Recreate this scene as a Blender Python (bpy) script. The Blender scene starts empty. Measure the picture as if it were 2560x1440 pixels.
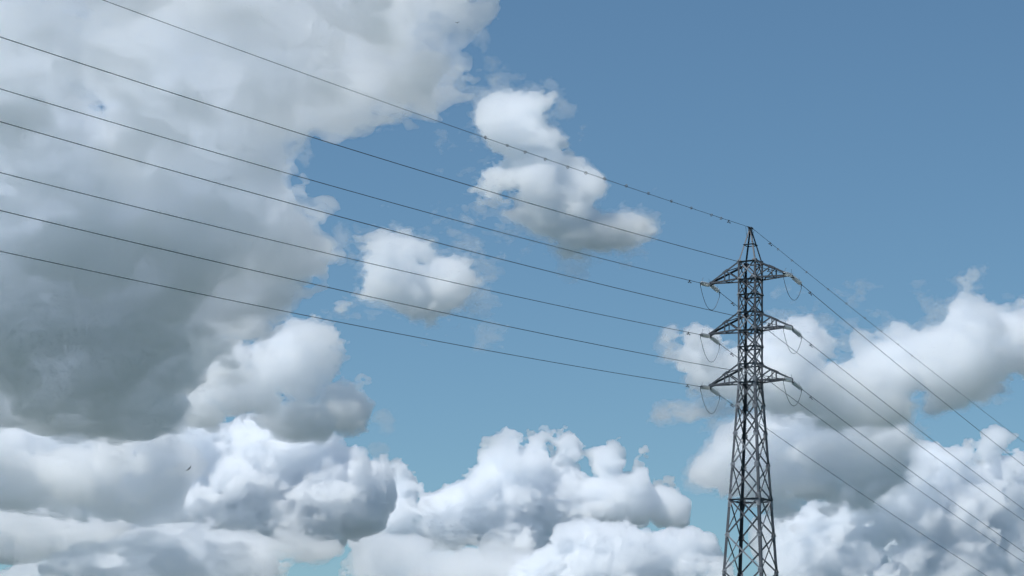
import bpy, bmesh, math, random
import numpy as np
from mathutils import Vector, Matrix

# ------------------------------------------------------------------ camera, sky, sun, exposure
S = bpy.context.scene
COL = S.collection
FPX, HORIZON = 6400.0, 2010.0          # focal length and eye level, in pixels of the 2560 x 1440 photograph
cam = bpy.data.cameras.new('camera')
cam_ob = bpy.data.objects.new('camera', cam)
COL.objects.link(cam_ob)
S.camera = cam_ob
cam.sensor_width = 36.0
cam.lens = 36.0 * FPX / 2560.0
cam.shift_y = (HORIZON - 720.0) / 2560.0
cam.clip_start = 0.5
cam.clip_end = 120000.0
cam_ob.location = (0, 0, 1.7)
cam_ob.rotation_euler = (math.pi / 2, 0, 0)

SUN_EL, SUN_AZ = math.radians(58), math.radians(-118)     # azimuth clockwise from the view direction
world = bpy.data.worlds.new('World')
S.world = world
world.use_nodes = True
wn = world.node_tree
sky = wn.nodes.new('ShaderNodeTexSky')
sky.sky_type = 'NISHITA'
sky.sun_disc = False
sky.sun_elevation = SUN_EL
sky.sun_rotation = SUN_AZ
sky.altitude = 300
sky.air_density = 1.0
sky.dust_density = 0.5
sky.ozone_density = 7.0
tint = wn.nodes.new('ShaderNodeMix')
tint.data_type = 'RGBA'
tint.blend_type = 'MULTIPLY'
tint.inputs['Factor'].default_value = 1.0
tint.inputs[7].default_value = (0.925, 1.03, 0.935, 1)
wn.links.new(sky.outputs[0], tint.inputs[6])
wn.links.new(tint.outputs[2], wn.nodes['Background'].inputs[0])
wn.nodes['Background'].inputs[1].default_value = 0.1

sun = bpy.data.lights.new('sun', 'SUN')
sun.energy = 4.9
sun.angle = math.radians(0.5)
sun.color = (1.0, 0.965, 0.905)
sun_ob = bpy.data.objects.new('sun', sun)
COL.objects.link(sun_ob)
SUN_DIR = Vector((math.sin(SUN_AZ) * math.cos(SUN_EL), math.cos(SUN_AZ) * math.cos(SUN_EL), math.sin(SUN_EL)))
sun_ob.rotation_euler = SUN_DIR.to_track_quat('Z', 'Y').to_euler()

vs = S.view_settings
vs.view_transform = 'Standard'
vs.look = 'None'
vs.exposure = 0.0
vs.gamma = 1.0
cy = S.cycles
cy.max_bounces = 40
cy.volume_bounces = 28
cy.transparent_max_bounces = 256
cy.use_adaptive_sampling = True
cy.adaptive_threshold = 0.06
cy.use_denoising = True

# ------------------------------------------------------------------ helpers
def tag(o, label=None, cat=None, group=None, kind=None):
    if label: o['label'] = label
    if cat: o['category'] = cat
    if group: o['group'] = group
    if kind: o['kind'] = kind
    return o

def link(name, data, parent=None):
    o = bpy.data.objects.new(name, data)
    COL.objects.link(o)
    if parent is not None:
        o.parent = parent
    return o

def empty(name, loc=(0, 0, 0), parent=None):
    o = link(name, None, parent)
    o.location = loc
    o.empty_display_size = 0.3
    return o

def bm_mesh(name, bm, mat, smooth=False):
    me = bpy.data.meshes.new(name)
    bm.to_mesh(me)
    bm.free()
    me.materials.append(mat)
    if smooth:
        for p in me.polygons:
            p.use_smooth = True
    return me

def bm_obj(name, bm, mat, parent=None, smooth=False):
    return link(name, bm_mesh(name, bm, mat, smooth), parent)

def px(x, y, depth):
    """the point at this depth that the photograph's pixel (x, y) shows"""
    return Vector(((x - 1280) / FPX * depth, depth, 1.7 + (HORIZON - y) / FPX * depth))

def nodes(name):
    m = bpy.data.materials.new(name)
    m.use_nodes = True
    return m, m.node_tree, m.node_tree.nodes['Principled BSDF']

def mottled(name, c1, c2, scale, metallic=0.0, rough=(0.45, 0.65), detail=6.0):
    m, t, b = nodes(name)
    tc = t.nodes.new('ShaderNodeTexCoord')
    n = t.nodes.new('ShaderNodeTexNoise')
    n.inputs['Scale'].default_value = scale
    n.inputs['Detail'].default_value = detail
    r = t.nodes.new('ShaderNodeValToRGB')
    r.color_ramp.elements[0].position, r.color_ramp.elements[1].position = 0.35, 0.65
    r.color_ramp.elements[0].color, r.color_ramp.elements[1].color = (*c1, 1), (*c2, 1)
    mr = t.nodes.new('ShaderNodeMapRange')
    mr.inputs[3].default_value, mr.inputs[4].default_value = rough
    t.links.new(tc.outputs['Object'], n.inputs['Vector'])
    t.links.new(n.outputs['Fac'], r.inputs[0])
    t.links.new(n.outputs['Fac'], mr.inputs[0])
    t.links.new(r.outputs[0], b.inputs['Base Color'])
    t.links.new(mr.outputs[0], b.inputs['Roughness'])
    b.inputs['Metallic'].default_value = metallic
    return m

STEEL = mottled('weathered_steel', (0.044, 0.052, 0.066), (0.074, 0.086, 0.105), 1.3, 0.15)
ZINC = mottled('galvanised_steel', (0.15, 0.168, 0.195), (0.26, 0.285, 0.32), 3.0, 0.3)
DARK = mottled('dark_fitting', (0.05, 0.05, 0.055), (0.09, 0.09, 0.10), 6.0, 0.3)
WIRE = mottled('weathered_aluminium', (0.045, 0.05, 0.055), (0.07, 0.075, 0.08), 2.0, 0.2)
CONCRETE = mottled('concrete', (0.30, 0.29, 0.27), (0.38, 0.37, 0.35), 4.0, 0.0, (0.8, 0.95))
PLASTIC = mottled('marker_plastic', (0.10, 0.09, 0.08), (0.16, 0.15, 0.13), 5.0, 0.0)
FEATHER = mottled('dark_feathers', (0.02, 0.018, 0.016), (0.035, 0.03, 0.028), 30.0, 0.0, (0.7, 0.9))

GLASS, _t, _b = nodes('insulator_glass')
_b.inputs['Base Color'].default_value = (0.93, 0.97, 0.96, 1)
_b.inputs['Roughness'].default_value = 0.06
_b.inputs['IOR'].default_value = 1.5
_b.inputs['Transmission Weight'].default_value = 1.0
_tr = _t.nodes.new('ShaderNodeBsdfTranslucent')
_tr.inputs['Color'].default_value = (0.95, 0.97, 0.98, 1)
_mx = _t.nodes.new('ShaderNodeMixShader')
_mx.inputs[0].default_value = 0.6
_t.links.new(_b.outputs[0], _mx.inputs[1])
_t.links.new(_tr.outputs[0], _mx.inputs[2])
_t.links.new(_mx.outputs[0], _t.nodes['Material Output'].inputs['Surface'])

def perp(axis):
    axis = axis.normalized()
    h = Vector((0, 0, 1)) if abs(axis.z) < 0.9 else Vector((1, 0, 0))
    u = axis.cross(h).normalized()
    return u, axis.cross(u).normalized()

def add_angle(bm, p0, p1, u, v, w, t=0.012, w2=None):
    """an L-section bar: corner line p0-p1, flanges along u and v"""
    p0, p1 = Vector(p0), Vector(p1)
    a = (p1 - p0).normalized()
    u = Vector(u); u = (u - a * u.dot(a)).normalized()
    v = Vector(v); v = (v - a * v.dot(a)); v = (v - u * v.dot(u)).normalized()
    w2 = w2 or w
    prof = [(0, 0), (w, 0), (w, t), (t, t), (t, w2), (0, w2)]
    r0 = [bm.verts.new(p0 + u * x + v * y) for x, y in prof]
    r1 = [bm.verts.new(p1 + u * x + v * y) for x, y in prof]
    for i in range(6):
        j = (i + 1) % 6
        bm.faces.new((r0[i], r0[j], r1[j], r1[i]))
    bm.faces.new(r0[::-1]); bm.faces.new(r1)

def add_bar(bm, p0, p1, u, v, w, h):
    """a rectangular bar centred on p0-p1"""
    p0, p1 = Vector(p0), Vector(p1)
    a = (p1 - p0).normalized()
    u = Vector(u); u = (u - a * u.dot(a)).normalized()
    v = a.cross(u).normalized()
    q = [(-w / 2, -h / 2), (w / 2, -h / 2), (w / 2, h / 2), (-w / 2, h / 2)]
    r0 = [bm.verts.new(p0 + u * x + v * y) for x, y in q]
    r1 = [bm.verts.new(p1 + u * x + v * y) for x, y in q]
    for i in range(4):
        j = (i + 1) % 4
        bm.faces.new((r0[i], r0[j], r1[j], r1[i]))
    bm.faces.new(r0[::-1]); bm.faces.new(r1)

def add_plate(bm, o, u, v, n, pts, t):
    """a flat plate: outline pts in the plane (u, v) at o, thickness t along n"""
    o, u, v, n = Vector(o), Vector(u), Vector(v), Vector(n)
    r0 = [bm.verts.new(o + u * x + v * y) for x, y in pts]
    r1 = [bm.verts.new(o + u * x + v * y + n * t) for x, y in pts]
    k = len(pts)
    for i in range(k):
        j = (i + 1) % k
        bm.faces.new((r0[i], r0[j], r1[j], r1[i]))
    bm.faces.new(r0[::-1]); bm.faces.new(r1)

def add_bolt(bm, o, n, r=0.019, h=0.024):
    n = Vector(n)
    u, v = perp(n)
    add_plate(bm, o, u, v, n, [(r * math.cos(i * math.pi / 3), r * math.sin(i * math.pi / 3)) for i in range(6)], h)

def add_tube(bm, pts, r, seg=7, cap=True):
    pts = [Vector(p) for p in pts]
    rs = r if isinstance(r, (list, tuple)) else [r] * len(pts)
    rings = []
    u = None
    for i, p in enumerate(pts):
        a = (pts[min(i + 1, len(pts) - 1)] - pts[max(i - 1, 0)]).normalized()
        if u is None:
            u, _ = perp(a)
        u = (u - a * u.dot(a)).normalized()
        v = a.cross(u)
        rings.append([bm.verts.new(p + (u * math.cos(k * 2 * math.pi / seg) + v * math.sin(k * 2 * math.pi / seg)) * rs[i]) for k in range(seg)])
    for i in range(len(rings) - 1):
        for k in range(seg):
            j = (k + 1) % seg
            bm.faces.new((rings[i][k], rings[i][j], rings[i + 1][j], rings[i + 1][k]))
    if cap:
        bm.faces.new(rings[0][::-1]); bm.faces.new(rings[-1])

def add_lathe(bm, prof, seg=24, closed=True):
    """profile of (x, r) spun about the x axis"""
    rings = [[bm.verts.new((x, r * math.cos(k * 2 * math.pi / seg), r * math.sin(k * 2 * math.pi / seg))) for k in range(seg)] for x, r in prof]
    n = len(rings)
    for i in range(n if closed else n - 1):
        a, b = rings[i], rings[(i + 1) % n]
        for k in range(seg):
            j = (k + 1) % seg
            bm.faces.new((a[k], a[j], b[j], b[k]))
    if not closed:
        bm.faces.new(rings[0][::-1]); bm.faces.new(rings[-1])

# ------------------------------------------------------------------ ground
def smooth01(x):
    x = np.clip(x, 0, 1)
    return x * x * (3 - 2 * x)

c = np.sinh(np.linspace(-9.0, 9.0, 121)) / math.sinh(9.0) * 60000.0
gx, gy = np.meshgrid(c, c, indexing='ij')
TX, TY = 14.9, 160.0
along = (gx - TX) * math.cos(math.radians(57.5)) + (gy - TY) * math.sin(math.radians(57.5))
gz = -34.0 * smooth01((along - 25.0) / 240.0) + 0.25 * np.sin(gx * 0.11) * np.sin(gy * 0.09)
gverts = np.stack([gx, gy, gz], -1).reshape(-1, 3)
N = len(c)
gfaces = [(i * N + j, (i + 1) * N + j, (i + 1) * N + j + 1, i * N + j + 1) for i in range(N - 1) for j in range(N - 1)]
gme = bpy.data.meshes.new('ground')
gme.from_pydata(gverts.tolist(), [], gfaces)
GRASS = mottled('grass_field', (0.028, 0.048, 0.035), (0.05, 0.075, 0.055), 0.05, 0.0, (0.9, 1.0), 10.0)
gme.materials.append(GRASS)
tag(link('ground', gme), kind='structure')

# ------------------------------------------------------------------ the lattice tower
ARM_AZ = math.radians(-28.0)
def hgt(y):
    return 1.7 + (HORIZON - y) / 40.0

tower = empty('transmission_tower', (TX, TY, 0.0))
tower.rotation_euler = (0, 0, ARM_AZ)
tag(tower, 'tall grey steel lattice electricity tower with three pairs of pointed crossarms', 'transmission tower')

H_WAIST = hgt(957)
def half(h):
    return (0.85 + 0.0855 * max(0.0, H_WAIST - h)) / math.sqrt(2)

LEVELS = [hgt(y) for y in (656, 700, 738, 782, 827, 868, 911, 957, 1016, 1086, 1165, 1250, 1340, 1431, 1527, 1628, 1734, 1845, 1960)] + [0.25]
RINGS = (0, 1, 2, 3, 4, 5, 6, 7, 11, 15)
CORNERS = [(-1, -1), (1, -1), (1, 1), (-1, 1)]
def corner(i, h):
    sx, sy = CORNERS[i % 4]
    return Vector((sx * half(h), sy * half(h), h))

for i in range(4):
    sx, sy = CORNERS[i]
    bm = bmesh.new()
    add_angle(bm, corner(i, LEVELS[0] + 0.08), corner(i, H_WAIST), (-sx, 0, 0), (0, -sy, 0), 0.125, 0.012)
    add_angle(bm, corner(i, H_WAIST - 0.002), corner(i, LEVELS[11]), (-sx, 0, 0), (0, -sy, 0), 0.155, 0.014)
    add_angle(bm, corner(i, LEVELS[11] - 0.002), corner(i, 0.1), (-sx, 0, 0), (0, -sy, 0), 0.18, 0.016)
    # climbing pegs on one leg
    if i == 2:
        h = 3.0
        while h < LEVELS[0]:
            p = corner(i, h)
            add_tube(bm, [p + Vector((-0.06, 0, 0)), p + Vector((-0.06, 0.16, 0))], 0.009, 6)
            h += 0.42
    leg = bm_obj('leg', bm, STEEL, tower)
    bm = bmesh.new()
    q = corner(i, 0.1)
    add_bar(bm, q + Vector((0, 0, -0.6)), q + Vector((0, 0, 0.16)), (1, 0, 0), (0, 1, 0), 0.8, 0.8)
    bm_obj('footing', bm, CONCRETE, tower)
    for k, h in enumerate(LEVELS[:-1]):
        p = corner(i, h)
        big = k >= 8
        splice = k in (7, 11, 15)
        w = 0.27 if big else (0.24 if k in (0, 3, 6, 1, 4) else 0.19)
        up, dn = (0.17, 0.17) if big else (0.13, 0.15)
        if splice:
            up, dn = 0.34, 0.5
        bm = bmesh.new()
        for u, n in (((-sx, 0, 0), (0, sy, 0)), ((0, -sy, 0), (sx, 0, 0))):
            u, n = Vector(u), Vector(n)
            # a plate that follows the slope of the leg
            slope = (corner(i, h + 0.5) - corner(i, h - 0.5))
            v = slope.normalized()
            pts = [(0.004, -dn), (w * 0.72, -dn), (w, -dn * 0.45), (w, up * 0.45), (w * 0.72, up), (0.004, up)]
            add_plate(bm, p + n * 0.003, u, v, n, pts, 0.011)
            rows = max(3, int((up + dn) / 0.075))
            for rr in range(rows):
                yy = -dn + 0.045 + (up + dn - 0.09) * rr / (rows - 1)
                for xx in ((0.05, 0.11) if big or splice else (0.06,)):
                    add_bolt(bm, p + n * 0.014 + u * xx + v * yy, n)
            for xx, yy in ((w * 0.8, up * 0.3), (w * 0.8, -dn * 0.3)):
                add_bolt(bm, p + n * 0.014 + u * xx + v * yy, n)
        bm_obj('gusset_plate', bm, ZINC, leg)

def face_dirs(i):
    (ax, ay), (bx, by) = CORNERS[i % 4], CORNERS[(i + 1) % 4]
    along = Vector((bx - ax, by - ay, 0)).normalized()
    return along, Vector((ax + bx, ay + by, 0)).normalized()

for i in range(4):
    al, n = face_dirs(i)
    for k in range(len(LEVELS) - 1):
        h0, h1 = LEVELS[k], LEVELS[k + 1]
        upper = k < 7
        w = 0.072 if upper else (0.08 if k < 11 else 0.085)
        ins = 0.07
        a0, b0 = corner(i, h0) + al * ins, corner(i + 1, h0) - al * ins
        a1, b1 = corner(i, h1) + al * ins, corner(i + 1, h1) - al * ins
        if k == len(LEVELS) - 2:
            a1.z += 0.5; b1.z += 0.5
        up = Vector((0, 0, 1))
        bm = bmesh.new()
        add_angle(bm, a0 + n * 0.016, b1 + n * 0.016, up + al, n, w, 0.008)
        add_angle(bm, b0 - n * 0.020, a1 - n * 0.020, up - al, -n, w, 0.008)
        # the bolt where the two bars cross
        add_bolt(bm, (a0 + b1 + b0 + a1) / 4 + n * 0.03, n, 0.025, 0.03)
        bm_obj('cross_brace', bm, STEEL if (k + i) % 3 else ZINC, tower)

for k in RINGS:
    h = LEVELS[k]
    bm = bmesh.new()
    for i in range(4):
        al, n = face_dirs(i)
        w = 0.09 if k < 8 else 0.095
        add_angle(bm, corner(i, h) + al * 0.05 + n * 0.016, corner(i + 1, h) - al * 0.05 + n * 0.016, (0, 0, -1), n, w, 0.008)
    if k >= 8 or k in (1, 4, 7):
        mids = [(corner(i, h) + corner(i + 1, h)) / 2 for i in range(4)]
        for i in range(4):
            add_angle(bm, mids[i] + Vector((0, 0, -0.03)), mids[(i + 1) % 4] + Vector((0, 0, -0.03)), (0, 0, -1), -mids[i], 0.05, 0.007)
    bm_obj('horizontal_frame', bm, STEEL, tower)

# crossarms
ARM = 111.0 / 40.0
def crossarm(side, top_k, bot_k):
    arm = empty('crossarm', (0, 0, 0), tower)
    zt, zb = LEVELS[top_k], LEVELS[bot_k]
    hw = half(zb)
    X = Vector((side, 0, 0))
    tops, bots = [], []
    for s in (-1, 1):
        t0, t1 = Vector((side * hw, s * hw, zt)), Vector((side * (ARM - 0.05), s * 0.07, zb + 0.10))
        b0, b1 = Vector((side * hw, s * hw, zb)), Vector((side * (ARM - 0.02), s * 0.07, zb))
        tops.append((t0, t1)); bots.append((b0, b1))
        for p0, p1, vv, w in ((t0, t1, (0, 0, -1), 0.105), (b0, b1, (0, 0, 1), 0.09)):
            bm = bmesh.new()
            add_angle(bm, p0 + X * 0.02, p1, (0, -s, 0), vv, w, 0.010)
            bm_obj('chord', bm, STEEL, arm)
    bm = bmesh.new()
    U = 0.45
    tp = [a.lerp(b, U) for a, b in tops]
    bp = [a.lerp(b, U) for a, b in bots]
    for s, a, b, b0 in ((-1, tp[0], bp[0], bots[0][0]), (1, tp[1], bp[1], bots[1][0])):
        add_angle(bm, a + Vector((0, s * 0.006, 0)), b + Vector((0, s * 0.006, 0)), X, (0, -s, 0), 0.07, 0.007)           # post
        add_angle(bm, a + Vector((0, s * 0.008, -0.03)), b0 + Vector((side * 0.1, s * 0.008, 0.06)), (0, 0, 1), (0, -s, 0), 0.075, 0.007)   # diagonal
    bm_obj('upright_brace', bm, STEEL, arm)
    bm = bmesh.new()
    add_angle(bm, tp[0] + Vector((0, 0, -0.012)), tp[1] + Vector((0, 0, -0.012)), X, (0, 0, -1), 0.055, 0.007)
    add_angle(bm, bp[0] + Vector((0, 0, 0.012)), bp[1] + Vector((0, 0, 0.012)), X, (0, 0, 1), 0.055, 0.007)
    add_angle(bm, bots[0][0] + Vector((side * 0.06, 0.06, 0.02)), bp[1] + Vector((0, -0.04, 0.02)), X, (0, 0, 1), 0.05, 0.007)
    add_angle(bm, tops[1][0] + Vector((side * 0.06, -0.06, -0.02)), tp[0] + Vector((0, 0.04, -0.02)), X, (0, 0, -1), 0.05, 0.007)
    bm_obj('cross_strut', bm, STEEL, arm)
    for s in (-1, 1):
        # splice plate on the top chord, and the plate of the tip
        t0, t1 = tops[0 if s < 0 else 1]
        d = (t1 - t0).normalized()
        m = t0.lerp(t1, U)
        bm = bmesh.new()
        add_bar(bm, m - d * 0.20 + Vector((0, s * 0.014, -0.03)), m + d * 0.22 + Vector((0, s * 0.014, -0.03)), (0, 0, 1), (0, 1, 0), 0.13, 0.018)
        bm_obj('splice_plate', bm, STEEL, arm)
        pts = [(-0.42, 0.02), (-0.36, 0.20), (-0.06, 0.13), (0.05, 0.05), (0.06, -0.09), (-0.03, -0.14), (-0.14, -0.06)]
        bm = bmesh.new()
        add_plate(bm, Vector((side * ARM, s * 0.082, zb)), X, (0, 0, 1), (0, s, 0), pts, 0.012)
        for xx, yy in ((-0.3, 0.1), (-0.2, 0.09), (-0.1, 0.06), (0.0, 0.0)):
            add_bolt(bm, Vector((side * (ARM + xx), s * 0.0935, zb + yy)), (0, s, 0), 0.016, 0.02)
        bm_obj('tip_plate', bm, STEEL, arm)
    bm = bmesh.new()
    add_bar(bm, Vector((side * ARM, -0.08, zb - 0.09)), Vector((side * ARM, 0.08, zb - 0.09)), (1, 0, 0), (0, 0, 1), 0.05, 0.05)
    bm_obj('attachment_pin', bm, STEEL, arm)
    return arm
ARMS = {'upper': (0, 1), 'middle': (3, 4), 'lower': (6, 7)}
for k, (a, b) in ARMS.items():
    for side in (-1, 1):
        crossarm(side, a, b)

# the earth-wire peak
PEAK_H = hgt(574)
peak = empty('peak', (0, 0, 0), tower)
h0 = LEVELS[0]
for i in range(4):
    sx, sy = CORNERS[i]
    bm = bmesh.new()
    add_angle(bm, corner(i, h0) + Vector((-sx * 0.02, -sy * 0.02, 0)), Vector((sx * 0.075, sy * 0.075, PEAK_H)), (-sx, 0, 0), (0, -sy, 0), 0.085, 0.009)
    bm_obj('peak_leg', bm, STEEL, peak)
hr = hgt(612)
f = (hr - h0) / (PEAK_H - h0)
rr = (half(h0) - 0.02) * (1 - f) + 0.075 * f
bm = bmesh.new()
for i in range(4):
    al, n = face_dirs(i)
    a, b = CORNERS[i], CORNERS[(i + 1) % 4]
    add_angle(bm, Vector((a[0] * rr, a[1] * rr, hr)) - al * 0.03 + n * 0.004, Vector((b[0] * rr, b[1] * rr, hr)) + al * 0.03 + n * 0.004, (0, 0, -1), n, 0.06, 0.008)
bm_obj('peak_ring', bm, STEEL, peak)
bm = bmesh.new()
add_bar(bm, Vector((0, 0, PEAK_H - 0.16)), Vector((0, 0, PEAK_H + 0.10)), (1, 0, 0), (0, 1, 0), 0.2, 0.2)
add_bar(bm, Vector((0, 0, PEAK_H + 0.10)), Vector((0, 0, PEAK_H + 0.125)), (1, 0, 0), (0, 1, 0), 0.27, 0.27)
for sx in (-1, 1):
    for zz in (-0.1, -0.02, 0.05):
        add_bolt(bm, Vector((sx * 0.05, -0.1, PEAK_H + zz)), (0, -1, 0))
        add_bolt(bm, Vector((-0.1, sx * 0.05, PEAK_H + zz)), (-1, 0, 0))
bm_obj('peak_cap', bm, STEEL, peak)

# ------------------------------------------------------------------ lines: (start height offset, slope, curvature) of each wire
AX = Vector((math.cos(ARM_AZ), math.sin(ARM_AZ), 0))
AZL, AZR = math.radians(241.0), math.radians(57.5)
FIT = {('L', 'upper', 1): (0.01679, -0.08196, 0.00025), ('L', 'upper', -1): (-0.06101, -0.07801, 0.00024),
       ('L', 'middle', 1): (-0.09076, -0.07874, 0.00024), ('L', 'middle', -1): (-0.11145, -0.07968, 0.00024),
       ('L', 'lower', 1): (-0.06913, -0.07973, 0.00025), ('L', 'lower', -1): (-0.11382, -0.07864, 0.00025),
       ('L', 'peak', 0): (0.05576, -0.06624, 0.00017),
       ('R', 'upper', 1): (-0.04814, -0.20265, 0.00034), ('R', 'middle', 1): (-0.11171, -0.20346, 0.00035),
       ('R', 'lower', 1): (-0.14353, -0.20149, 0.00035), ('R', 'upper', -1): (-0.00128, -0.20251, 0.00034),
       ('R', 'middle', -1): (-0.10163, -0.20398, 0.00034), ('R', 'lower', -1): (-0.12423, -0.19893, 0.00035),
       ('R', 'peak', 0): (0.1048, -0.1805, 0.0002)}
def wire_point(key, t):
    span, lev, side = key
    z0, a, b = FIT[key]
    base = Vector((TX, TY, hgt({'upper': 700, 'middle': 827, 'lower': 957, 'peak': 571}[lev]))) + AX * (side * ARM)
    az = AZL if span == 'L' else AZR
    return base + Vector((math.cos(az) * t, math.sin(az) * t, z0 + a * t + b * t * t))
def wire_t(key, x):
    """distance along the wire at which the photograph's column x is reached"""
    az = AZL if key[0] == 'L' else AZR
    p = wire_point(key, 0)
    u = (x - 1280) / FPX
    return (u * p.y - p.x) / (math.cos(az) - u * math.sin(az))

SPAN = {'L': 'left span', 'R': 'right span'}
SIDE = {-1: 'left', 1: 'right'}
for key in FIT:
    span, lev, side = key
    start = 1.42 if lev != 'peak' else 0.42
    end = 320.0 if span == 'L' else 260.0
    ts = [start + (end - start) * (k / 110.0) ** 1.4 for k in range(111)]
    bm = bmesh.new()
    add_tube(bm, [wire_point(key, t) for t in ts], 0.0125 if lev == 'peak' else 0.0165, 6)
    o = bm_obj('overhead_wire', bm, WIRE)
    if lev == 'peak':
        lab = ('thin earth wire rising left from the tower peak, strung with small rings' if span == 'L'
               else 'thin earth wire falling right from the tower peak, strung with small rings')
    else:
        lab = '%s from the %s %s crossarm' % ('dark conductor rising towards the left' if span == 'L' else 'dark conductor falling towards the right', lev, SIDE[side])
    tag(o, lab, 'power line', 'wires strung from the tower')

# ------------------------------------------------------------------ glass insulator strings
bm = bmesh.new()
add_lathe(bm, [(0.030, 0.040), (0.034, 0.075), (0.048, 0.112), (0.066, 0.130), (0.078, 0.131), (0.083, 0.125), (0.072, 0.112),
               (0.086, 0.104), (0.086, 0.096), (0.066, 0.088), (0.084, 0.078), (0.084, 0.070), (0.060, 0.060), (0.056, 0.040)], 28)
DISC = bm_mesh('glass_disc', bm, GLASS, True)
NDISC, PITCH, DISC0 = 8, 0.128, 0.17
bm = bmesh.new()
for k in range(NDISC):
    x = DISC0 + k * PITCH
    add_lathe(bm, [(x - 0.03, 0.018), (x - 0.025, 0.042), (x + 0.028, 0.046), (x + 0.034, 0.039), (x + 0.055, 0.037), (x + 0.060, 0.012), (x + 0.10, 0.012)], 12, False)
CORE = bm_mesh('metal_core', bm, DARK, True)
bm = bmesh.new()
add_bar(bm, (0.0, 0, 0), (DISC0 - 0.02, 0, 0), (0, 1, 0), (0, 0, 1), 0.035, 0.05)
add_lathe(bm, [(0.0, 0.03), (0.03, 0.045), (0.06, 0.03)], 10, False)
e0 = DISC0 + NDISC * PITCH
add_bar(bm, (e0 - 0.035, 0, 0), (e0 + 0.06, 0, 0), (0, 1, 0), (0, 0, 1), 0.03, 0.06)
add_lathe(bm, [(e0 + 0.05, 0.02), (e0 + 0.07, 0.035), (e0 + 0.22, 0.030), (e0 + 0.34, 0.020)], 10, False)
add_tube(bm, [(e0 + 0.16, 0, -0.01), (e0 + 0.17, 0, -0.08), (e0 + 0.16, 0, -0.17)], 0.026, 8)
CLAMP = bm_mesh('tension_clamp', bm, DARK)
bm = bmesh.new()
add_tube(bm, [(0.0, 0, 0.02), (0.0, 0, 0.14), (0.02, 0, 0.24), (0.06, 0, 0.31), (0.12, 0, 0.36)], 0.0085, 6)
HORN = bm_mesh('arcing_horn', bm, DARK)

first_string = None
for key in FIT:
    span, lev, side = key
    if lev == 'peak':
        continue
    p0, p1 = wire_point(key, 0.0), wire_point(key, 1.42)
    xa = (p1 - p0).normalized()
    ya = Vector((0, 0, 1)).cross(xa).normalized()
    za = xa.cross(ya)
    M = Matrix((xa, ya, za)).transposed().to_4x4()
    M.translation = p0
    root = empty('insulator_string')
    root.matrix_world = M
    tag(root, 'glass disc insulator string on the %s %s crossarm tip, pulled by the %s' % (lev, SIDE[side], SPAN[span]),
        'insulator', 'glass insulator strings on the crossarm tips')
    for k in range(NDISC):
        d = link('glass_disc', DISC, root)
        d.location = (DISC0 + k * PITCH, 0, 0)
    link('metal_core', CORE, root)
    link('tension_clamp', CLAMP, root)
    a = link('arcing_horn', HORN, root); a.location = (e0 + 0.02, 0, 0); a.rotation_euler = (0.25, 0, math.pi)
    b = link('arcing_horn', HORN, root); b.location = (DISC0 - 0.04, 0, 0); b.rotation_euler = (-0.2, 0, 0)

# jumper loops below the crossarm tips
for lev in ARMS:
    for side in (-1, 1):
        ends = []
        for span in 'LR':
            key = (span, lev, side)
            t = e0 + 0.18
            ends.append(wire_point(key, t) + Vector((0, 0, -0.16)))
        a, b = ends
        sag = {('upper', -1): 1.22, ('middle', -1): 1.25, ('lower', -1): 1.24, ('upper', 1): 1.12, ('middle', 1): 1.18, ('lower', 1): 1.16}[(lev, side)]
        pts = []
        for k in range(41):
            u = k / 40.0
            w = abs(2 * u - 1) ** 2.15
            q = a.lerp(b, u)
            q.z -= sag * (1 - w)
            pts.append(q)
        bm = bmesh.new()
        add_tube(bm, pts, 0.0155, 7)
        o = bm_obj('jumper_cable', bm, WIRE)
        tag(o, 'slack U-shaped jumper cable hanging below the %s %s crossarm tip' % (lev, SIDE[side]), 'jumper cable', 'jumper loops below the crossarms')

# ------------------------------------------------------------------ vibration dampers
bm = bmesh.new()
add_bar(bm, (0, 0, 0.035), (0, 0, -0.115), (1, 0, 0), (0, 1, 0), 0.05, 0.04)
add_bar(bm, (-0.04, 0, 0.0), (0.04, 0, 0.0), (0, 1, 0), (0, 0, 1), 0.05, 0.06)
DCLAMP = bm_mesh('damper_clamp', bm, DARK)
bm = bmesh.new()
add_tube(bm, [(-0.2, 0, -0.125), (-0.1, 0, -0.112), (0, 0, -0.105), (0.1, 0, -0.112), (0.2, 0, -0.125)], 0.008, 6)
DCABLE = bm_mesh('messenger_cable', bm, DARK)
bm = bmesh.new()
add_lathe(bm, [(-0.02, 0.02), (0.0, 0.032), (0.05, 0.036), (0.09, 0.034), (0.1, 0.018)], 10, False)
DWEIGHT = bm_mesh('damper_weight', bm, DARK, True)
DX = {('L', 'upper', -1): 1724, ('L', 'middle', -1): 1721, ('L', 'lower', -1): 1719, ('L', 'upper', 1): 1922, ('L', 'middle', 1): 1922, ('L', 'lower', 1): 1921,
      ('R', 'upper', -1): 1832, ('R', 'middle', -1): 1830, ('R', 'lower', -1): 1830, ('R', 'upper', 1): 2026, ('R', 'middle', 1): 2028, ('R', 'lower', 1): 2028,
      ('L', 'peak', 0): 1822, ('R', 'peak', 0): 1926}
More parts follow.
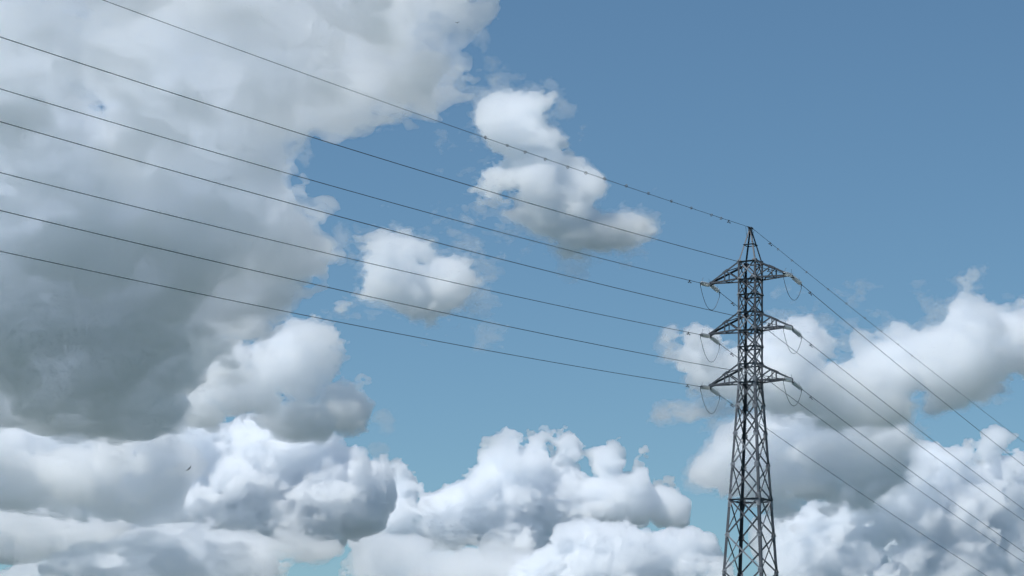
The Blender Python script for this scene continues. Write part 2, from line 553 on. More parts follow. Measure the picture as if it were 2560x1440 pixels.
for key, x in DX.items():
    span, lev, side = key
    t = wire_t(key, x)
    p = wire_point(key, t)
    d = (wire_point(key, t + 0.5) - p).normalized()
    y = Vector((0, 0, 1)).cross(d).normalized()
    M = Matrix((d, y, d.cross(y))).transposed().to_4x4()
    M.translation = p
    root = empty('vibration_damper')
    root.matrix_world = M
    if lev == 'peak':
        lab = 'small dumbbell damper under the %s earth wire beside the tower peak' % {'L': 'left', 'R': 'right'}[span]
    else:
        lab = 'small dumbbell damper under the %s conductor of the %s %s crossarm' % ({'L': 'left-going', 'R': 'right-going'}[span], lev, SIDE[side])
    tag(root, lab, 'damper', 'dampers hung under the wires')
    link('damper_clamp', DCLAMP, root)
    link('messenger_cable', DCABLE, root)
    for s in (-1, 1):
        wgt = link('damper_weight', DWEIGHT, root)
        wgt.location = (s * 0.12, 0, -0.122)
        wgt.rotation_euler = (0, 0.0, 0 if s > 0 else math.pi)

# earth-wire dead ends and bonding leads at the peak
for span in 'LR':
    key = (span, 'peak', 0)
    bm = bmesh.new()
    add_tube(bm, [wire_point(key, t) for t in (0.06, 0.2, 0.36, 0.46)], [0.03, 0.035, 0.03, 0.018], 8)
    o = bm_obj('dead_end_clamp', bm, DARK)
    tag(o, 'dark dead-end clamp holding the %s earth wire to the tower peak' % {'L': 'left', 'R': 'right'}[span], 'clamp', 'earth wire clamps at the tower peak')
    a = wire_point(key, 0.72 if span == 'L' else 0.55)
    up = Vector((TX, TY, PEAK_H))
    b = up + Vector((-0.16, -0.12, -0.55)) if span == 'L' else up + Vector((0.10, -0.05, -0.28))
    pts = []
    for k in range(15):
        u = k / 14.0
        q = a.lerp(b, u)
        q.z -= (0.28 if span == 'L' else 0.06) * math.sin(math.pi * u) * (1 - 0.3 * u)
        pts.append(q)
    bm = bmesh.new()
    add_tube(bm, pts, 0.011, 6)
    o = bm_obj('bonding_lead', bm, WIRE)
    tag(o, 'short curved bonding lead between the %s earth wire and the tower peak' % {'L': 'left', 'R': 'right'}[span], 'bonding lead', 'bonding leads at the tower peak')

# spiral bird markers on the earth wire
bm = bmesh.new()
pts = []
for k in range(64):
    u = k / 63.0
    ang = u * 3.0 * 2 * math.pi
    r = 0.018 + 0.062 * math.sin(math.pi * u) ** 0.6
    pts.append(((u - 0.5) * 0.11, r * math.cos(ang), r * math.sin(ang) - 0.03))
add_tube(bm, pts, 0.008, 6)
SPIRAL = bm_mesh('spiral_marker', bm, PLASTIC, True)
LX = [1213, 1267, 1312, 1363, 1420, 1466, 1512, 1566, 1621, 1678, 1727, 1778, 1802.5]
RX = [1945, 1980, 2017, 2071, 2116, 2162, 2203, 2244.5, 2279.5]
ORD = ['first', 'second', 'third', 'fourth', 'fifth', 'sixth', 'seventh', 'eighth', 'ninth', 'tenth', 'eleventh', 'twelfth', 'thirteenth']
for span, xs in (('L', LX[::-1]), ('R', RX)):
    for n, x in enumerate(xs):
        key = (span, 'peak', 0)
        t = wire_t(key, x)
        o = link('spiral_marker', SPIRAL)
        d = wire_point(key, t + 0.3) - wire_point(key, t)
        o.rotation_euler = (0.7 * n, -math.atan2(d.z, math.hypot(d.x, d.y)), math.atan2(d.y, d.x))
        o.location = wire_point(key, t)
        if span == 'R':
            o.scale = (0.8, 0.8, 0.8)
        tag(o, 'small spiral ring marker on the %s earth wire, %s out from the peak' % ({'L': 'left', 'R': 'right'}[span], ORD[n]), 'line marker', 'spiral markers on the earth wire')

# ------------------------------------------------------------------ birds
def bird_mesh(dihedral, sweep, name='bird'):
    """one continuous body: a lofted trunk, wings and tail pulled out of its sides"""
    bm = bmesh.new()
    prof = [(-0.30, 0.010, 0.006), (-0.22, 0.045, 0.012), (-0.12, 0.035, 0.022), (-0.06, 0.045, 0.040), (0.0, 0.055, 0.052), (0.07, 0.050, 0.050), (0.12, 0.034, 0.036), (0.16, 0.032, 0.034), (0.195, 0.022, 0.022), (0.225, 0.004, 0.005)]
    rings = []
    for y, rx, rz in prof:
        rings.append([bm.verts.new((rx * math.cos(k * math.pi / 4), y, rz * math.sin(k * math.pi / 4))) for k in range(8)])
    sides = []
    for i in range(len(rings) - 1):
        for k in range(8):
            j = (k + 1) % 8
            fc = bm.faces.new((rings[i][k], rings[i][j], rings[i + 1][j], rings[i + 1][k]))
            if i in (3, 4) and k in (0, 7):
                sides.append((1, fc))
            if i in (3, 4) and k in (3, 4):
                sides.append((-1, fc))
    bm.faces.new(rings[0]); bm.faces.new(rings[-1][::-1])
    for s in (1, -1):
        fs = [fc for q, fc in sides if q == s]
        for step, (x, yo, chord, th, zz) in enumerate(((0.16, 0.03, 0.17, 0.014, 0.3), (0.30, 0.06, 0.16, 0.010, 0.75), (0.46, 0.02, 0.12, 0.007, 1.05), (0.60, -0.07, 0.04, 0.004, 1.2))):
            r = bmesh.ops.extrude_face_region(bm, geom=fs)
            vs_ = [g for g in r['geom'] if isinstance(g, bmesh.types.BMVert)]
            bmesh.ops.delete(bm, geom=fs, context='FACES_ONLY')
            fs = [g for g in r['geom'] if isinstance(g, bmesh.types.BMFace)]
            cy_ = sum(v.co.y for v in vs_) / len(vs_)
            dy = max(v.co.y for v in vs_) - min(v.co.y for v in vs_)
            dz = max(v.co.z for v in vs_) - min(v.co.z for v in vs_)
            cz = sum(v.co.z for v in vs_) / len(vs_)
            for v in vs_:
                v.co = Vector((s * x, yo * sweep + (v.co.y - cy_) / dy * chord, (v.co.z - cz) / dz * th * 2 + math.tan(dihedral) * x * min(1.0, 0.75 + 0.2 * zz)))
    bmesh.ops.recalc_face_normals(bm, faces=bm.faces[:])
    return bm_mesh(name, bm, FEATHER, True)

SOAR = bird_mesh(math.radians(22), 1.0)
def place_bird(mesh, x, y, depth, span_px, right_px, up_px, label):
    """right_px / up_px: how the bird's right wing and back point in the view (image x, image up, depth)"""
    o = link('bird', mesh)
    R = Vector((right_px[0], right_px[2], right_px[1])).normalized()
    U = Vector((up_px[0], up_px[2], up_px[1]))
    U = (U - R * U.dot(R)).normalized()
    Fw = U.cross(R)
    M = Matrix((R, Fw, U)).transposed().to_4x4()
    M.translation = px(x, y, depth)
    o.matrix_world = M @ Matrix.Scale(span_px * depth / FPX / 1.2, 4)
    tag(o, label, 'bird', 'birds in the sky')
    return o
place_bird(SOAR, 473.0, 1171.6, 520.0, 19.0, (0.72, 0.70, 0.0), (-0.50, 0.50, 0.62), 'dark soaring bird with raised wings in front of the low left clouds')
place_bird(SOAR, 1143.0, 57.0, 900.0, 12.0, (0.97, 0.12, 0.2), (0, 0.6, -0.6), 'faint distant bird at the right edge of the highest cloud')
place_bird(SOAR, 1423.4, 762.7, 800.0, 5.0, (0.8, 0.3, 0.5), (0, 0.7, -0.7), 'tiny dark bird just above a wire in open blue sky left of the tower')
place_bird(SOAR, 956.5, 660.5, 800.0, 4.0, (0.9, 0.3, 0.3), (0, 0.7, -0.7), 'tiny dark bird in front of the small mid-sky puff cloud')
place_bird(SOAR, 832.0, 880.5, 800.0, 4.5, (0.95, 0.1, 0.3), (0, 0.7, -0.7), 'tiny dark bird at the bright puff end of the grey cloud lobe')

# a small bird sitting on the upper right crossarm
bm = bmesh.new()
prof = [(-0.15, 0.012, 0.006), (-0.10, 0.018, 0.010), (-0.05, 0.030, 0.028), (0.0, 0.043, 0.042), (0.045, 0.042, 0.044), (0.075, 0.028, 0.030), (0.095, 0.028, 0.029), (0.115, 0.023, 0.022), (0.128, 0.008, 0.008), (0.15, 0.002, 0.002)]
rings = [[bm.verts.new((y, rx * math.cos(k * math.pi / 5), rz * math.sin(k * math.pi / 5))) for k in range(10)] for y, rx, rz in prof]
for i in range(len(rings) - 1):
    for k in range(10):
        j = (k + 1) % 10
        bm.faces.new((rings[i][k], rings[i][j], rings[i + 1][j], rings[i + 1][k]))
bm.faces.new(rings[0][::-1]); bm.faces.new(rings[-1])
for s in (-1, 1):
    add_tube(bm, [(-0.01, s * 0.018, -0.03), (-0.055, s * 0.018, -0.062)], 0.005, 5)
bmesh.ops.recalc_face_normals(bm, faces=bm.faces[:])
o = bm_obj('bird', bm, FEATHER, None, True)
bl = Vector((half(LEVELS[1]), -half(LEVELS[1]), LEVELS[1])).lerp(Vector((ARM - 0.02, -0.07, LEVELS[1])), 0.47)
bl = Matrix.Rotation(ARM_AZ, 4, 'Z') @ bl + Vector((TX, TY, 0))
o.location = bl + Vector((-0.02, 0, 0.165))
o.rotation_euler = (0, math.radians(-64), math.radians(180 + 10))
tag(o, 'small dark bird perched on the upper right crossarm', 'bird', 'birds in the sky')

# ------------------------------------------------------------------ clouds: real volumes lit by the sun and sky
def interp(n, lam, off):
    """cubic B-spline weights of n samples on a random lattice lam samples apart"""
    x = np.arange(n) / lam + off
    i = np.floor(x).astype(int)
    t = x - i
    Mx = np.zeros((n, i.max() + 4), np.float32)
    r = np.arange(n)
    for k, w in enumerate(((1 - t) ** 3 / 6, (3 * t ** 3 - 6 * t ** 2 + 4) / 6, (-3 * t ** 3 + 3 * t ** 2 + 3 * t + 1) / 6, t ** 3 / 6)):
        Mx[r, i + k] = w * 1.445
    return Mx

def noise3(rng, sh, lam):
    Ms = [interp(n, l, rng.random()) for n, l in zip(sh, lam if isinstance(lam, tuple) else (lam,) * 3)]
    Lt = rng.standard_normal([m.shape[1] for m in Ms]).astype(np.float32)
    a = np.tensordot(Ms[0], Lt, (1, 0))
    a = np.ascontiguousarray(a.transpose(0, 2, 1)) @ Ms[1].T            # x, z, y
    a = np.ascontiguousarray(a.transpose(0, 2, 1)) @ Ms[2].T            # x, y, z
    return a

OFF = np.array([(i, j, k) for i in (0, 1) for j in (0, 1) for k in (0, 1)])
def surface_net(v):
    """closed surface around v > 0 (v must be negative on the border)"""
    s = v > 0
    nx, ny, nz = v.shape
    cnt = np.zeros((nx - 1, ny - 1, nz - 1), np.uint8)
    for i, j, k in OFF:
        cnt += s[i:nx - 1 + i, j:ny - 1 + j, k:nz - 1 + k]
    act = (cnt > 0) & (cnt < 8)
    cells = np.argwhere(act)
    idx = np.full(act.shape, -1, np.int32)
    idx[act] = np.arange(len(cells))
    cv = np.stack([v[cells[:, 0] + i, cells[:, 1] + j, cells[:, 2] + k] for i, j, k in OFF], 1)
    acc = np.zeros((len(cells), 3), np.float32)
    num = np.zeros((len(cells), 1), np.float32)
    for a in range(8):
        for b in range(a + 1, 8):
            if abs(OFF[a] - OFF[b]).sum() != 1:
                continue
            va, vb = cv[:, a], cv[:, b]
            cr = (va > 0) != (vb > 0)
            t = np.where(cr, va / np.where(cr, va - vb, 1), 0)[:, None]
            acc += cr[:, None] * (OFF[a] * (1 - t) + OFF[b] * t)
            num += cr[:, None]
    V = cells + acc / num
    Q = []
    for ax in range(3):
        o = [i for i in range(3) if i != ax]
        s0 = [slice(1, -1)] * 3; s1 = [slice(1, -1)] * 3
        s0[ax] = slice(0, -1); s1[ax] = slice(1, None)
        A = s[tuple(s0)]
        cr = np.argwhere(A != s[tuple(s1)])
        fl = A[tuple(cr.T)]
        base = cr.copy()
        for q in o:
            base[:, q] += 1
        def g(da, db):
            p = base.copy()
            p[:, o[0]] -= da; p[:, o[1]] -= db
            return idx[tuple(p.T)]
        q = np.stack([g(0, 0), g(1, 0), g(1, 1), g(0, 1)], 1)
        if ax == 1:
            fl = ~fl
        q[fl] = q[fl][:, ::-1]
        Q.append(q)
    return V, np.concatenate(Q)[:, ::-1]

def drop_specks(V, Q, least):
    """leave out closed pieces of fewer than least vertices (specks and bubbles)"""
    lab = np.arange(len(V))
    e = np.concatenate([Q[:, :2], Q[:, 1:3], Q[:, 2:4]])
    for _ in range(120):
        m = np.minimum(lab[e[:, 0]], lab[e[:, 1]])
        new = lab.copy()
        np.minimum.at(new, e[:, 0], m)
        np.minimum.at(new, e[:, 1], m)
        new = new[new]
        new = new[new]
        if (new == lab).all():
            break
        lab = new
    keep = np.bincount(lab, minlength=len(V))[lab] >= least
    idx = np.cumsum(keep) - 1
    return V[keep], idx[Q[keep[Q[:, 0]]]]

def np_mesh(name, V, Q, mat):
    me = bpy.data.meshes.new(name)
    me.vertices.add(len(V))
    me.vertices.foreach_set('co', np.ascontiguousarray(V, np.float32).ravel())
    me.loops.add(len(Q) * 4)
    me.loops.foreach_set('vertex_index', np.ascontiguousarray(Q, np.int32).ravel())
    me.polygons.add(len(Q))
    me.polygons.foreach_set('loop_start', np.arange(len(Q), dtype=np.int32) * 4)
    me.update()
    me.materials.append(mat)
    return me

VAPOUR = {}
def vapour(density, g=0.6):
    k = ('%.6f' % density, g)
    if k not in VAPOUR:
        m = bpy.data.materials.new('cloud_vapour')
        m.use_nodes = True
        t = m.node_tree
        t.nodes.clear()
        out = t.nodes.new('ShaderNodeOutputMaterial')
        v = t.nodes.new('ShaderNodeVolumePrincipled')
        v.inputs['Color'].default_value = (0.977, 0.9875, 0.9995, 1)  # blue tint in the albedo stands in for airlight over shaded cloud
        v.inputs['Density'].default_value = density
        v.inputs['Anisotropy'].default_value = g
        t.links.new(v.outputs[0], out.inputs['Volume'])
        VAPOUR[k] = m
    return VAPOUR[k]

def poly_distance(X, Y, poly):
    """signed distance to a closed outline, positive inside"""
    P = np.array(poly, np.float32)
    d = np.full(X.shape, 1e9, np.float32)
    ins = np.zeros(X.shape, bool)
    for a, b in zip(P, np.roll(P, -1, 0)):
        e = b - a
        wx, wy = X - a[0], Y - a[1]
        t = np.clip((wx * e[0] + wy * e[1]) / (e @ e + 1e-9), 0, 1)
        d = np.minimum(d, (wx - e[0] * t) ** 2 + (wy - e[1] * t) ** 2)
        c = (a[1] > Y) != (b[1] > Y)
        with np.errstate(all='ignore'):
            ins ^= c & (X < (b[0] - a[0]) * (Y - a[1]) / (b[1] - a[1]) + a[0])
    d = np.sqrt(d)
    return np.where(ins, d, -d)

def cloud(label, depth, polys, seed, R=120.0, T=None, path=30.0, lumps=(), dents=(), swell=(), g=0.6, edge=2.0, billow=0.75, wisp=8.0, veils=(), step=3.5, lam0=110.0, lean=0.0, grow=3.0, flat=1.0, rough=0.45):
    """a cloud body: outline(s) given in photo pixels at the cloud's distance, puffed to a real thickness,
    with lumps and fractal billows; wisp is the size of the frayed detail, lean tilts the body so that its base shows"""
    T = T or R
    rng = np.random.default_rng(seed)
    allp = np.concatenate([np.array(p, float) for p in polys])
    pad = 70.0 + 1.8 * max([v[0] for v in veils] + [0])
    x0, y0 = allp.min(0) - pad
    x1, y1 = allp.max(0) + pad
    ym = (y0 + y1) / 2
    Tm = T * (1 + max([w[3] for w in swell] + [0]))
    zf, zb = -Tm - 60, Tm + 60
    for l in lumps:
        zf = min(zf, l[3] - l[2] - 30)
    n = [int((x1 - x0) / step) + 2, int((y1 - y0) / step) + 2, int((zb - zf) / step) + 2]
    xs, ys, zs = x0 + step * np.arange(n[0]), y0 + step * np.arange(n[1]), zf + step * np.arange(n[2])
    X, Y = np.meshgrid(xs.astype(np.float32), ys.astype(np.float32), indexing='ij')
    d = None
    for p in polys:
        q = poly_distance(X, Y, p)
        d = q if d is None else np.maximum(d, q)
    d += grow
    prof = np.where(d > 0, 1 - (1 - np.clip(d / R, 0, 1)) ** 2, 2 * d / R * (1 - d / 18.0)).astype(np.float32)
    Tmap = np.full(X.shape, T, np.float32)
    for sx, sy, sr, sa in swell:
        Tmap *= 1 + sa * np.exp(-((X - sx) ** 2 + (Y - sy) ** 2) / sr ** 2)
    Z = zs.astype(np.float32)[None, None, :]
    f = (prof[:, :, None] - np.abs(Z / Tmap[:, :, None]) ** edge) * (R / 2)
    for lx, ly, lr, lz in lumps:
        s = lr - np.sqrt((X[:, :, None] - lx) ** 2 + (Y[:, :, None] - ly) ** 2 + (Z - lz) ** 2)
        hh = np.clip(0.5 + 0.5 * (s - f) / 20.0, 0, 1)
        f = f + (s - f) * hh + 20.0 * hh * (1 - hh)
    for lx, ly, lr, lz in dents:
        s = np.sqrt((X[:, :, None] - lx) ** 2 + (Y[:, :, None] - ly) ** 2 + (Z - lz) ** 2) - lr
        f = np.minimum(f, s)
    sh = tuple(n)
    lam = lam0 * 0.72
    extra = np.zeros(sh, np.float32) if veils else None
    while lam >= step * 1.5:
        nn = noise3(rng, sh, (lam / step, lam / step * flat, lam / step))
        f += billow * 0.5 * lam0 * (lam / lam0 / 0.72) ** 0.85 * (np.abs(nn) - 0.78)
        if lam < 90:
            w_ = noise3(rng, sh, (lam * 1.5 / step, lam * 0.9 / step, lam * 1.3 / step))
            f += wisp * (lam / 36.0) ** rough * w_
            if veils:
                extra += w_ * (lam / 36.0) ** rough
        lam *= 0.52
    def border(v):
        for ax in range(3):
            for e in (0, -1):
                sl = [slice(None)] * 3
                sl[ax] = e
                v[tuple(sl)] = -10
        return v
    def world_pts(V):
        x = x0 + step * V[:, 0]; y = y0 + step * V[:, 1]; z = zf + step * V[:, 2]
        dm = depth + lean * (y - ym) / FPX * depth          # the middle sheet of the body is a tilted plane
        return np.stack([(x - 1280) / FPX * dm, dm + z / FPX * depth, 1.7 + (HORIZON - y) / FPX * dm], 1)
    unit = depth / FPX
    root = None
    if path:
        V, Q = drop_specks(*surface_net(border(f.copy())), 900)
        root = link('cloud', np_mesh('cloud', world_pts(V), Q, vapour(1.0 / (path * unit), g)))
    for width, fray, vpath in veils:
        V, Q = drop_specks(*surface_net(border(f + width + extra * fray)), 60)
        me = np_mesh('wispy_edge', world_pts(V), Q, vapour(1.0 / (vpath * unit)))
        if root is None:
            root = link('cloud_wisp', me)
        else:
            link('wispy_edge', me, root)
    return tag(root, label, 'cloud', 'clouds in the sky')

RAGGED = ((10.0, 16.0, 130.0),)
cloud('huge blue-grey cloud bank filling the upper left, crossed by all the left wires', 4600.0,
      [[(-330, -220), (1150, -220), (1212, -40), (1200, 10), (1180, 55), (1130, 70), (1085, 100), (1075, 150), (1095, 200), (1055, 240), (1000, 262), (930, 280), (850, 292), (780, 285), (748, 310), (738, 350), (722, 400), (735, 450), (748, 490), (780, 525), (825, 545), (840, 590), (835, 640), (800, 680), (755, 720), (700, 750), (650, 765), (600, 790), (545, 830), (495, 890), (465, 960), (430, 1020), (370, 1042), (290, 1062), (210, 1042), (120, 1052), (50, 1028), (-60, 1040), (-330, 1020)]],
      11, edge=1.25, R=170, T=104, path=38, billow=0.42, wisp=18, lam0=190, step=5.5, lean=1.2, rough=0.5, grow=26,
      lumps=((1140, 10, 55, 0), (1060, 70, 75, 0), (1040, 180, 50, 0)),
      swell=((140, 780, 380, 3.2), (560, 640, 190, 0.6), (930, 150, 170, 1.3), (420, 60, 300, 0.3), (60, 300, 160, 0.7), (400, 500, 90, -0.2)))
cloud('grey cloud lobe under the dark bank with a bright puff on its right end', 5900.0,
      [[(400, 1020), (445, 960), (500, 895), (540, 865), (590, 885), (640, 870), (690, 850), (715, 825), (745, 808), (790, 815), (830, 850), (838, 890), (815, 935), (788, 975), (840, 980), (890, 1005), (925, 1040), (915, 1080), (860, 1095), (800, 1085), (700, 1068), (600, 1062), (480, 1060)]],
      13, edge=1.25, R=100, T=85, path=25, billow=0.5, wisp=11, lam0=110, lumps=((775, 870, 48, -50), (880, 1045, 28, -20)), lean=0.15, swell=((600, 990, 130, 1.0),))
cloud('small torn white cloud scrap against the dark grey bank', 4300.0,
      [[(470, 850), (500, 842), (540, 850), (575, 880), (590, 905), (560, 905), (530, 900), (510, 925), (470, 930), (440, 925), (480, 905), (485, 880)]],
      14, R=30, T=34, path=45, billow=0.5, wisp=12, lam0=50, step=2.6)
cloud('broad flat cloud low at the far left with a white top and a grey base', 7200.0,
      [[(-400, 1010), (0, 1015), (200, 1020), (350, 1035), (440, 1080), (475, 1130), (495, 1180), (490, 1230), (440, 1280), (350, 1295), (200, 1290), (0, 1280), (-400, 1280)]],
      15, edge=1.25, R=110, T=150, path=32, billow=0.45, wisp=12, lean=0.3, flat=0.6, swell=((330, 1190, 130, 0.2),))
cloud('white cloud strip under the flat cloud at the far left edge', 9000.0,
      [[(-400, 1235), (0, 1245), (100, 1255), (250, 1275), (360, 1310), (380, 1370), (270, 1400), (150, 1395), (70, 1385), (0, 1378), (-400, 1390)]],
      16, R=60, T=100, path=34, billow=0.5, wisp=9, lam0=90, flat=0.7, lean=-0.25)
cloud('small white cloud top in the bottom left corner beside a blue gap', 10500.0,
      [[(10, 1445), (40, 1405), (90, 1395), (140, 1400), (260, 1395), (330, 1420), (350, 1520), (0, 1520)]],
      17, R=60, T=90, path=28, billow=0.65, wisp=10, lam0=70, lean=-0.25)
cloud('long grey cloud base along the bottom edge left of the blue gap', 7600.0,
      [[(180, 1390), (330, 1340), (450, 1310), (560, 1315), (680, 1325), (780, 1345), (830, 1355), (790, 1375), (725, 1390), (690, 1440), (680, 1560), (100, 1560), (130, 1420)]],
      18, edge=1.25, R=120, T=190, path=36, billow=0.45, wisp=12, flat=0.7, lean=0.3)
cloud('billowing cloud left of the centre at the bottom, behind the soaring bird', 8000.0,
      [[(380, 1310), (395, 1220), (420, 1150), (455, 1105), (500, 1080), (545, 1070), (580, 1078), (600, 1065), (645, 1056), (675, 1078), (715, 1064), (780, 1066), (830, 1086), (858, 1122), (890, 1130), (925, 1160), (970, 1162), (960, 1210), (960, 1250), (930, 1310), (860, 1350), (760, 1360), (650, 1350), (520, 1350)]],
      19, R=90, T=58, g=0.6, path=13, grow=9, billow=0.7, wisp=10, lam0=100, step=3.2, lean=-0.28, lumps=((620, 1100, 34, -30), (760, 1110, 39, -30), (800, 1240, 61, -45), (890, 1200, 32, -30), (500, 1130, 32, -30), (590, 1210, 47, -35), (690, 1190, 39, -30)))
cloud('white heaped cumulus cloud at the bottom centre with a grey right side', 9000.0,
      [[(890, 1340), (905, 1280), (935, 1238), (975, 1188), (1030, 1186), (1065, 1192), (1100, 1186), (1145, 1186), (1180, 1172), (1210, 1128), (1242, 1098), (1275, 1098), (1300, 1106), (1330, 1093), (1372, 1083), (1400, 1098), (1440, 1112), (1460, 1148), (1500, 1143), (1540, 1168), (1565, 1188), (1600, 1183), (1640, 1203), (1680, 1233), (1707, 1265), (1700, 1300), (1640, 1312), (1560, 1306), (1500, 1330), (1440, 1380), (1350, 1410), (1200, 1410), (1060, 1400), (950, 1380)]],
      20, R=100, T=62, g=0.6, path=13, grow=9, billow=0.62, wisp=10, lam0=110, step=3.2, lean=-0.28,
      lumps=((1010, 1225, 35, -30), (1110, 1222, 35, -30), (1260, 1140, 39, -30), (1370, 1132, 40, -35), (1430, 1160, 32, -30), (1350, 1220, 63, -45), (1490, 1190, 34, -25), (1330, 1330, 60, -10), (1600, 1235, 46, -15), (1540, 1240, 60, -10), (1450, 1290, 60, -15), (1180, 1270, 56, -45), (1060, 1290, 47, -40)))
cloud('low grey and white cloud at the bottom edge below the heaped cumulus', 8600.0,
      [[(862, 1440), (868, 1375), (895, 1335), (960, 1340), (1040, 1350), (1120, 1365), (1220, 1375), (1330, 1380), (1420, 1400), (1430, 1560), (880, 1560)]],
      21, R=70, T=100, path=32, billow=0.45, wisp=9, lean=0.1)
cloud('low white cloud heap at the bottom edge just left of the tower', 8400.0,
      [[(1280, 1560), (1300, 1440), (1370, 1370), (1430, 1320), (1470, 1288), (1500, 1308), (1520, 1323), (1560, 1303), (1600, 1318), (1640, 1323), (1680, 1338), (1710, 1336), (1760, 1368), (1790, 1388), (1830, 1413), (1850, 1450), (1860, 1560)]],
      22, R=80, T=56, g=0.6, path=13, grow=9, billow=0.65, wisp=10, lam0=90, step=3.2, lean=-0.28)
cloud('long white cloud behind the crossarms stretching to the right edge', 6800.0,
      [[(1655, 860), (1690, 835), (1740, 830), (1790, 838), (1825, 870), (1860, 870), (1900, 835), (1930, 820), (1970, 815), (2000, 800), (2030, 795), (2065, 825), (2075, 850), (2110, 850), (2150, 848), (2210, 850), (2235, 830), (2290, 828), (2350, 835), (2385, 810), (2400, 790), (2440, 765), (2490, 763), (2530, 775), (2560, 770), (2700, 800), (2700, 950), (2540, 940), (2490, 965), (2450, 990), (2400, 1005), (2330, 1010), (2280, 990), (2255, 1000), (2240, 1040), (2190, 1060), (2100, 1055), (2000, 1035), (1960, 1015), (1910, 1000), (1850, 1000), (1790, 965), (1740, 950), (1700, 910)]],
      23, edge=1.25, R=85, T=90, path=24, billow=0.55, wisp=13, lam0=100, veils=RAGGED, lumps=((2470, 815, 40, -20), (2030, 842, 36, -10)), dents=((1838, 895, 24, 0),), lean=0.1)
cloud('thin cloud streak touching the left side of the tower below its crossarms', 6900.0,
      [[(1648, 1025), (1700, 1010), (1760, 1000), (1830, 1005), (1850, 1030), (1840, 1050), (1760, 1052), (1690, 1048)]],
      24, edge=1.25, R=30, T=45, path=60, billow=0.4, wisp=10, lam0=60, veils=RAGGED)
cloud('grey and white cloud behind the tapering tower body', 7800.0,
      [[(1728, 1190), (1760, 1140), (1790, 1105), (1830, 1075), (1880, 1058), (1950, 1040), (2010, 1025), (2100, 1025), (2200, 1040), (2250, 1060), (2262, 1110), (2255, 1170), (2220, 1220), (2170, 1245), (2100, 1260), (2020, 1280), (1950, 1310), (1880, 1290), (1810, 1240), (1790, 1215)]],
      25, edge=1.25, R=95, T=78, path=24, billow=0.55, wisp=12, lam0=110, veils=RAGGED, lean=0.3)
cloud('bright white cumulus cloud in the bottom right corner', 9500.0,
      [[(1920, 1560), (1925, 1440), (1940, 1370), (1960, 1300), (2000, 1258), (2030, 1254), (2075, 1264), (2120, 1255), (2165, 1238), (2195, 1220), (2240, 1222), (2272, 1203), (2278, 1160), (2298, 1133), (2345, 1116), (2390, 1108), (2410, 1093), (2450, 1096), (2490, 1098), (2530, 1123), (2580, 1130), (2760, 1200), (2760, 1560)]],
      26, R=110, T=62, g=0.6, path=13, grow=9, billow=0.62, wisp=10, lam0=110, step=3.2, lean=-0.28,
      lumps=((2020, 1300, 32, -30), (2110, 1310, 47, -45), (2210, 1270, 35, -35), (2330, 1180, 39, -35), (2430, 1150, 44, -35), (2520, 1180, 44, -40), (2310, 1280, 56, -55), (2430, 1290, 64, -55)))
cloud('ragged white cloud in the blue above the centre, under the earth wire', 5200.0,
      [[(1165, 465), (1178, 420), (1205, 396), (1240, 388), (1218, 350), (1195, 320), (1198, 285), (1225, 262), (1275, 250), (1330, 250), (1375, 243), (1352, 285), (1360, 320), (1390, 335), (1425, 365), (1445, 395), (1450, 430), (1490, 450), (1508, 475), (1498, 510), (1500, 540), (1550, 545), (1590, 555), (1628, 575), (1625, 608), (1570, 602), (1500, 608), (1440, 600), (1390, 590), (1345, 560), (1310, 530), (1270, 525), (1215, 515), (1180, 490)]],
      27, edge=1.25, R=62, T=70, path=25, lumps=((1335, 470, 70, 0), (1430, 540, 50, 0), (1270, 440, 60, 0), (1290, 300, 45, 0)), billow=0.3, wisp=14, lam0=90, veils=RAGGED, step=3, lean=-0.15, grow=0)
cloud('ragged white puff cloud left of the centre between the wires', 6000.0,
      [[(880, 578), (920, 590), (960, 580), (1010, 585), (1045, 610), (1070, 640), (1100, 655), (1140, 648), (1174, 660), (1172, 700), (1150, 740), (1100, 775), (1065, 800), (1020, 800), (1000, 770), (960, 740), (915, 742), (860, 772), (822, 772), (850, 735), (885, 712), (922, 690), (915, 650), (900, 615)]],
      28, edge=1.25, R=60, T=64, path=24, lumps=((1000, 660, 60, 0), (1060, 720, 60, 0), (1120, 695, 42, 0), (1045, 770, 26, 0)), billow=0.3, wisp=13, lam0=90, veils=RAGGED, step=3, lean=-0.15, grow=0)
cloud('pale distant cloud bank low behind the other clouds at the bottom left', 12500.0,
      [[(-500, 1020), (380, 1025), (520, 1085), (640, 1110), (720, 1200), (720, 1330), (640, 1380), (400, 1385), (150, 1372), (-500, 1376)]],
      29, R=100, T=110, path=36, edge=1.25, billow=0.5, wisp=12, lam0=110, step=4, lean=-0.2)
cloud('pale distant cloud low behind the white cumulus clouds right of the tower', 12500.0,
      [[(1900, 1560), (1905, 1320), (1960, 1290), (2080, 1285), (2200, 1250), (2320, 1200), (2420, 1150), (2600, 1130), (2800, 1150), (2800, 1560)]],
      30, R=100, T=110, path=36, edge=1.25, billow=0.5, wisp=12, lam0=110, step=4, lean=-0.2)
def blob(x, y, rx, ry, k=14, seed=0):
    r = random.Random(seed)
    return [(x + rx * math.cos(i * 2 * math.pi / k) * r.uniform(0.5, 1.2), y + ry * math.sin(i * 2 * math.pi / k) * r.uniform(0.5, 1.2)) for i in range(k)]
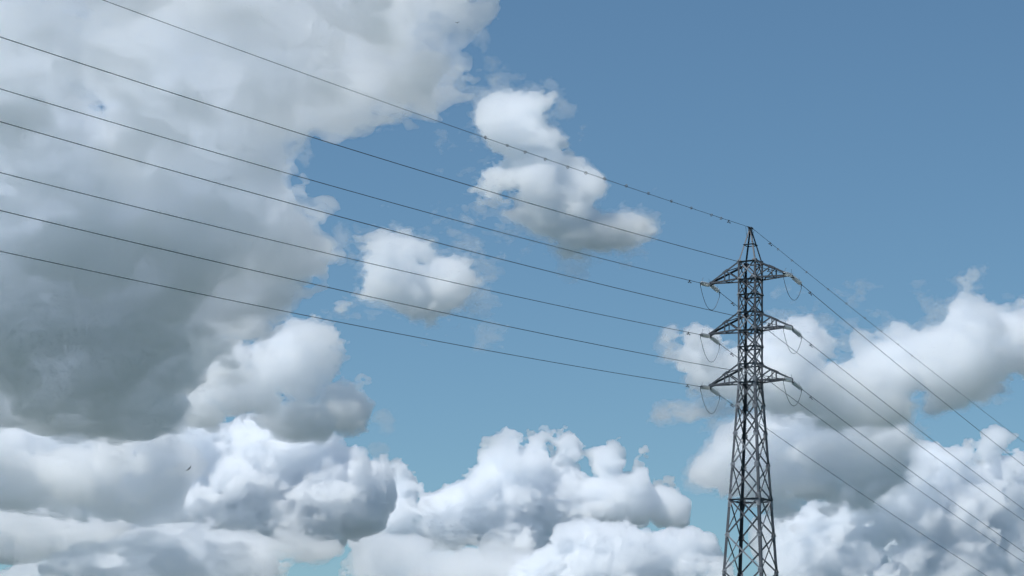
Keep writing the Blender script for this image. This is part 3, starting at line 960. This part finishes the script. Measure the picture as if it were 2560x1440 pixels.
WISPS = [(1232, 838, 48, 38, 'faint shredded cloud wisp in the blue left of the tower, below the lowest wires'),
         (1203, 92, 22, 26, 'small bright cloud wisp beside the upper edge of the huge cloud bank'),
         (1236, 172, 22, 50, 'faint upright cloud wisp in the blue right of the huge cloud bank'),
         (942, 898, 18, 16, 'tiny cloud wisp alone in the blue, lower left of centre'),
         (1300, 642, 34, 16, 'very faint cloud wisp right of the ragged puff cloud'),
         (1155, 600, 38, 24, 'faint cloud wisp above the right end of the ragged puff cloud'),
         (1100, 352, 22, 42, 'thin upright cloud wisp under the earth wire left of the ragged cloud'),
         (985, 312, 60, 34, 'pale cloud wisp hanging under the grey right lobe of the huge cloud bank'),
         (1452, 346, 14, 20, 'tiny cloud wisp right of the ragged cloud top'),
         (1410, 272, 36, 22, 'thin trailing cloud wisp off the ragged cloud top'),
         (772, 1406, 20, 18, 'tiny pale cloud wisp in the blue gap at the bottom'),
         (705, 728, 56, 40, 'torn cloud wisp in the blue below the right edge of the huge bank'),
         (942, 1128, 26, 16, 'small cloud wisp just above the bottom left cumulus'),
         (1965, 782, 28, 34, 'faint forked cloud wisp right of the middle crossarm'),
         (1090, 530, 44, 26, 'faint cloud wisp between the wires above the ragged puff cloud'),
         (1130, 215, 34, 60, 'thin ragged wisp fringing the grey right lobe of the huge cloud bank'),
         (762, 372, 26, 60, 'thin ragged wisp in the notch of the huge cloud bank'),
         (862, 610, 26, 50, 'thin ragged wisp between the huge cloud bank and the ragged puff cloud'),
         (600, 838, 40, 24, 'small wisp crossing the blue hole under the huge cloud bank'),
         (2295, 1085, 32, 46, 'faint upright wisp in the blue above the bottom right cumulus'),
         (2480, 985, 60, 26, 'faint ragged wisp under the long white cloud near the right edge'),
         (960, 1040, 40, 30, 'faint wisp trailing off the grey cloud lobe into the blue')]
for n, (x, y, rx, ry, lab) in enumerate(WISPS):
    m = max(rx, ry)
    cloud(lab, 5600.0, [blob(x, y, rx, ry, 14, n)], 40 + n, R=m, T=m * 0.6, path=0, billow=0.2, wisp=13.0, veils=((1.0, 0.0, 190.0), (7.0, 4.0, 380.0)), step=2.6, lam0=80.0, grow=-9, rough=0.35)
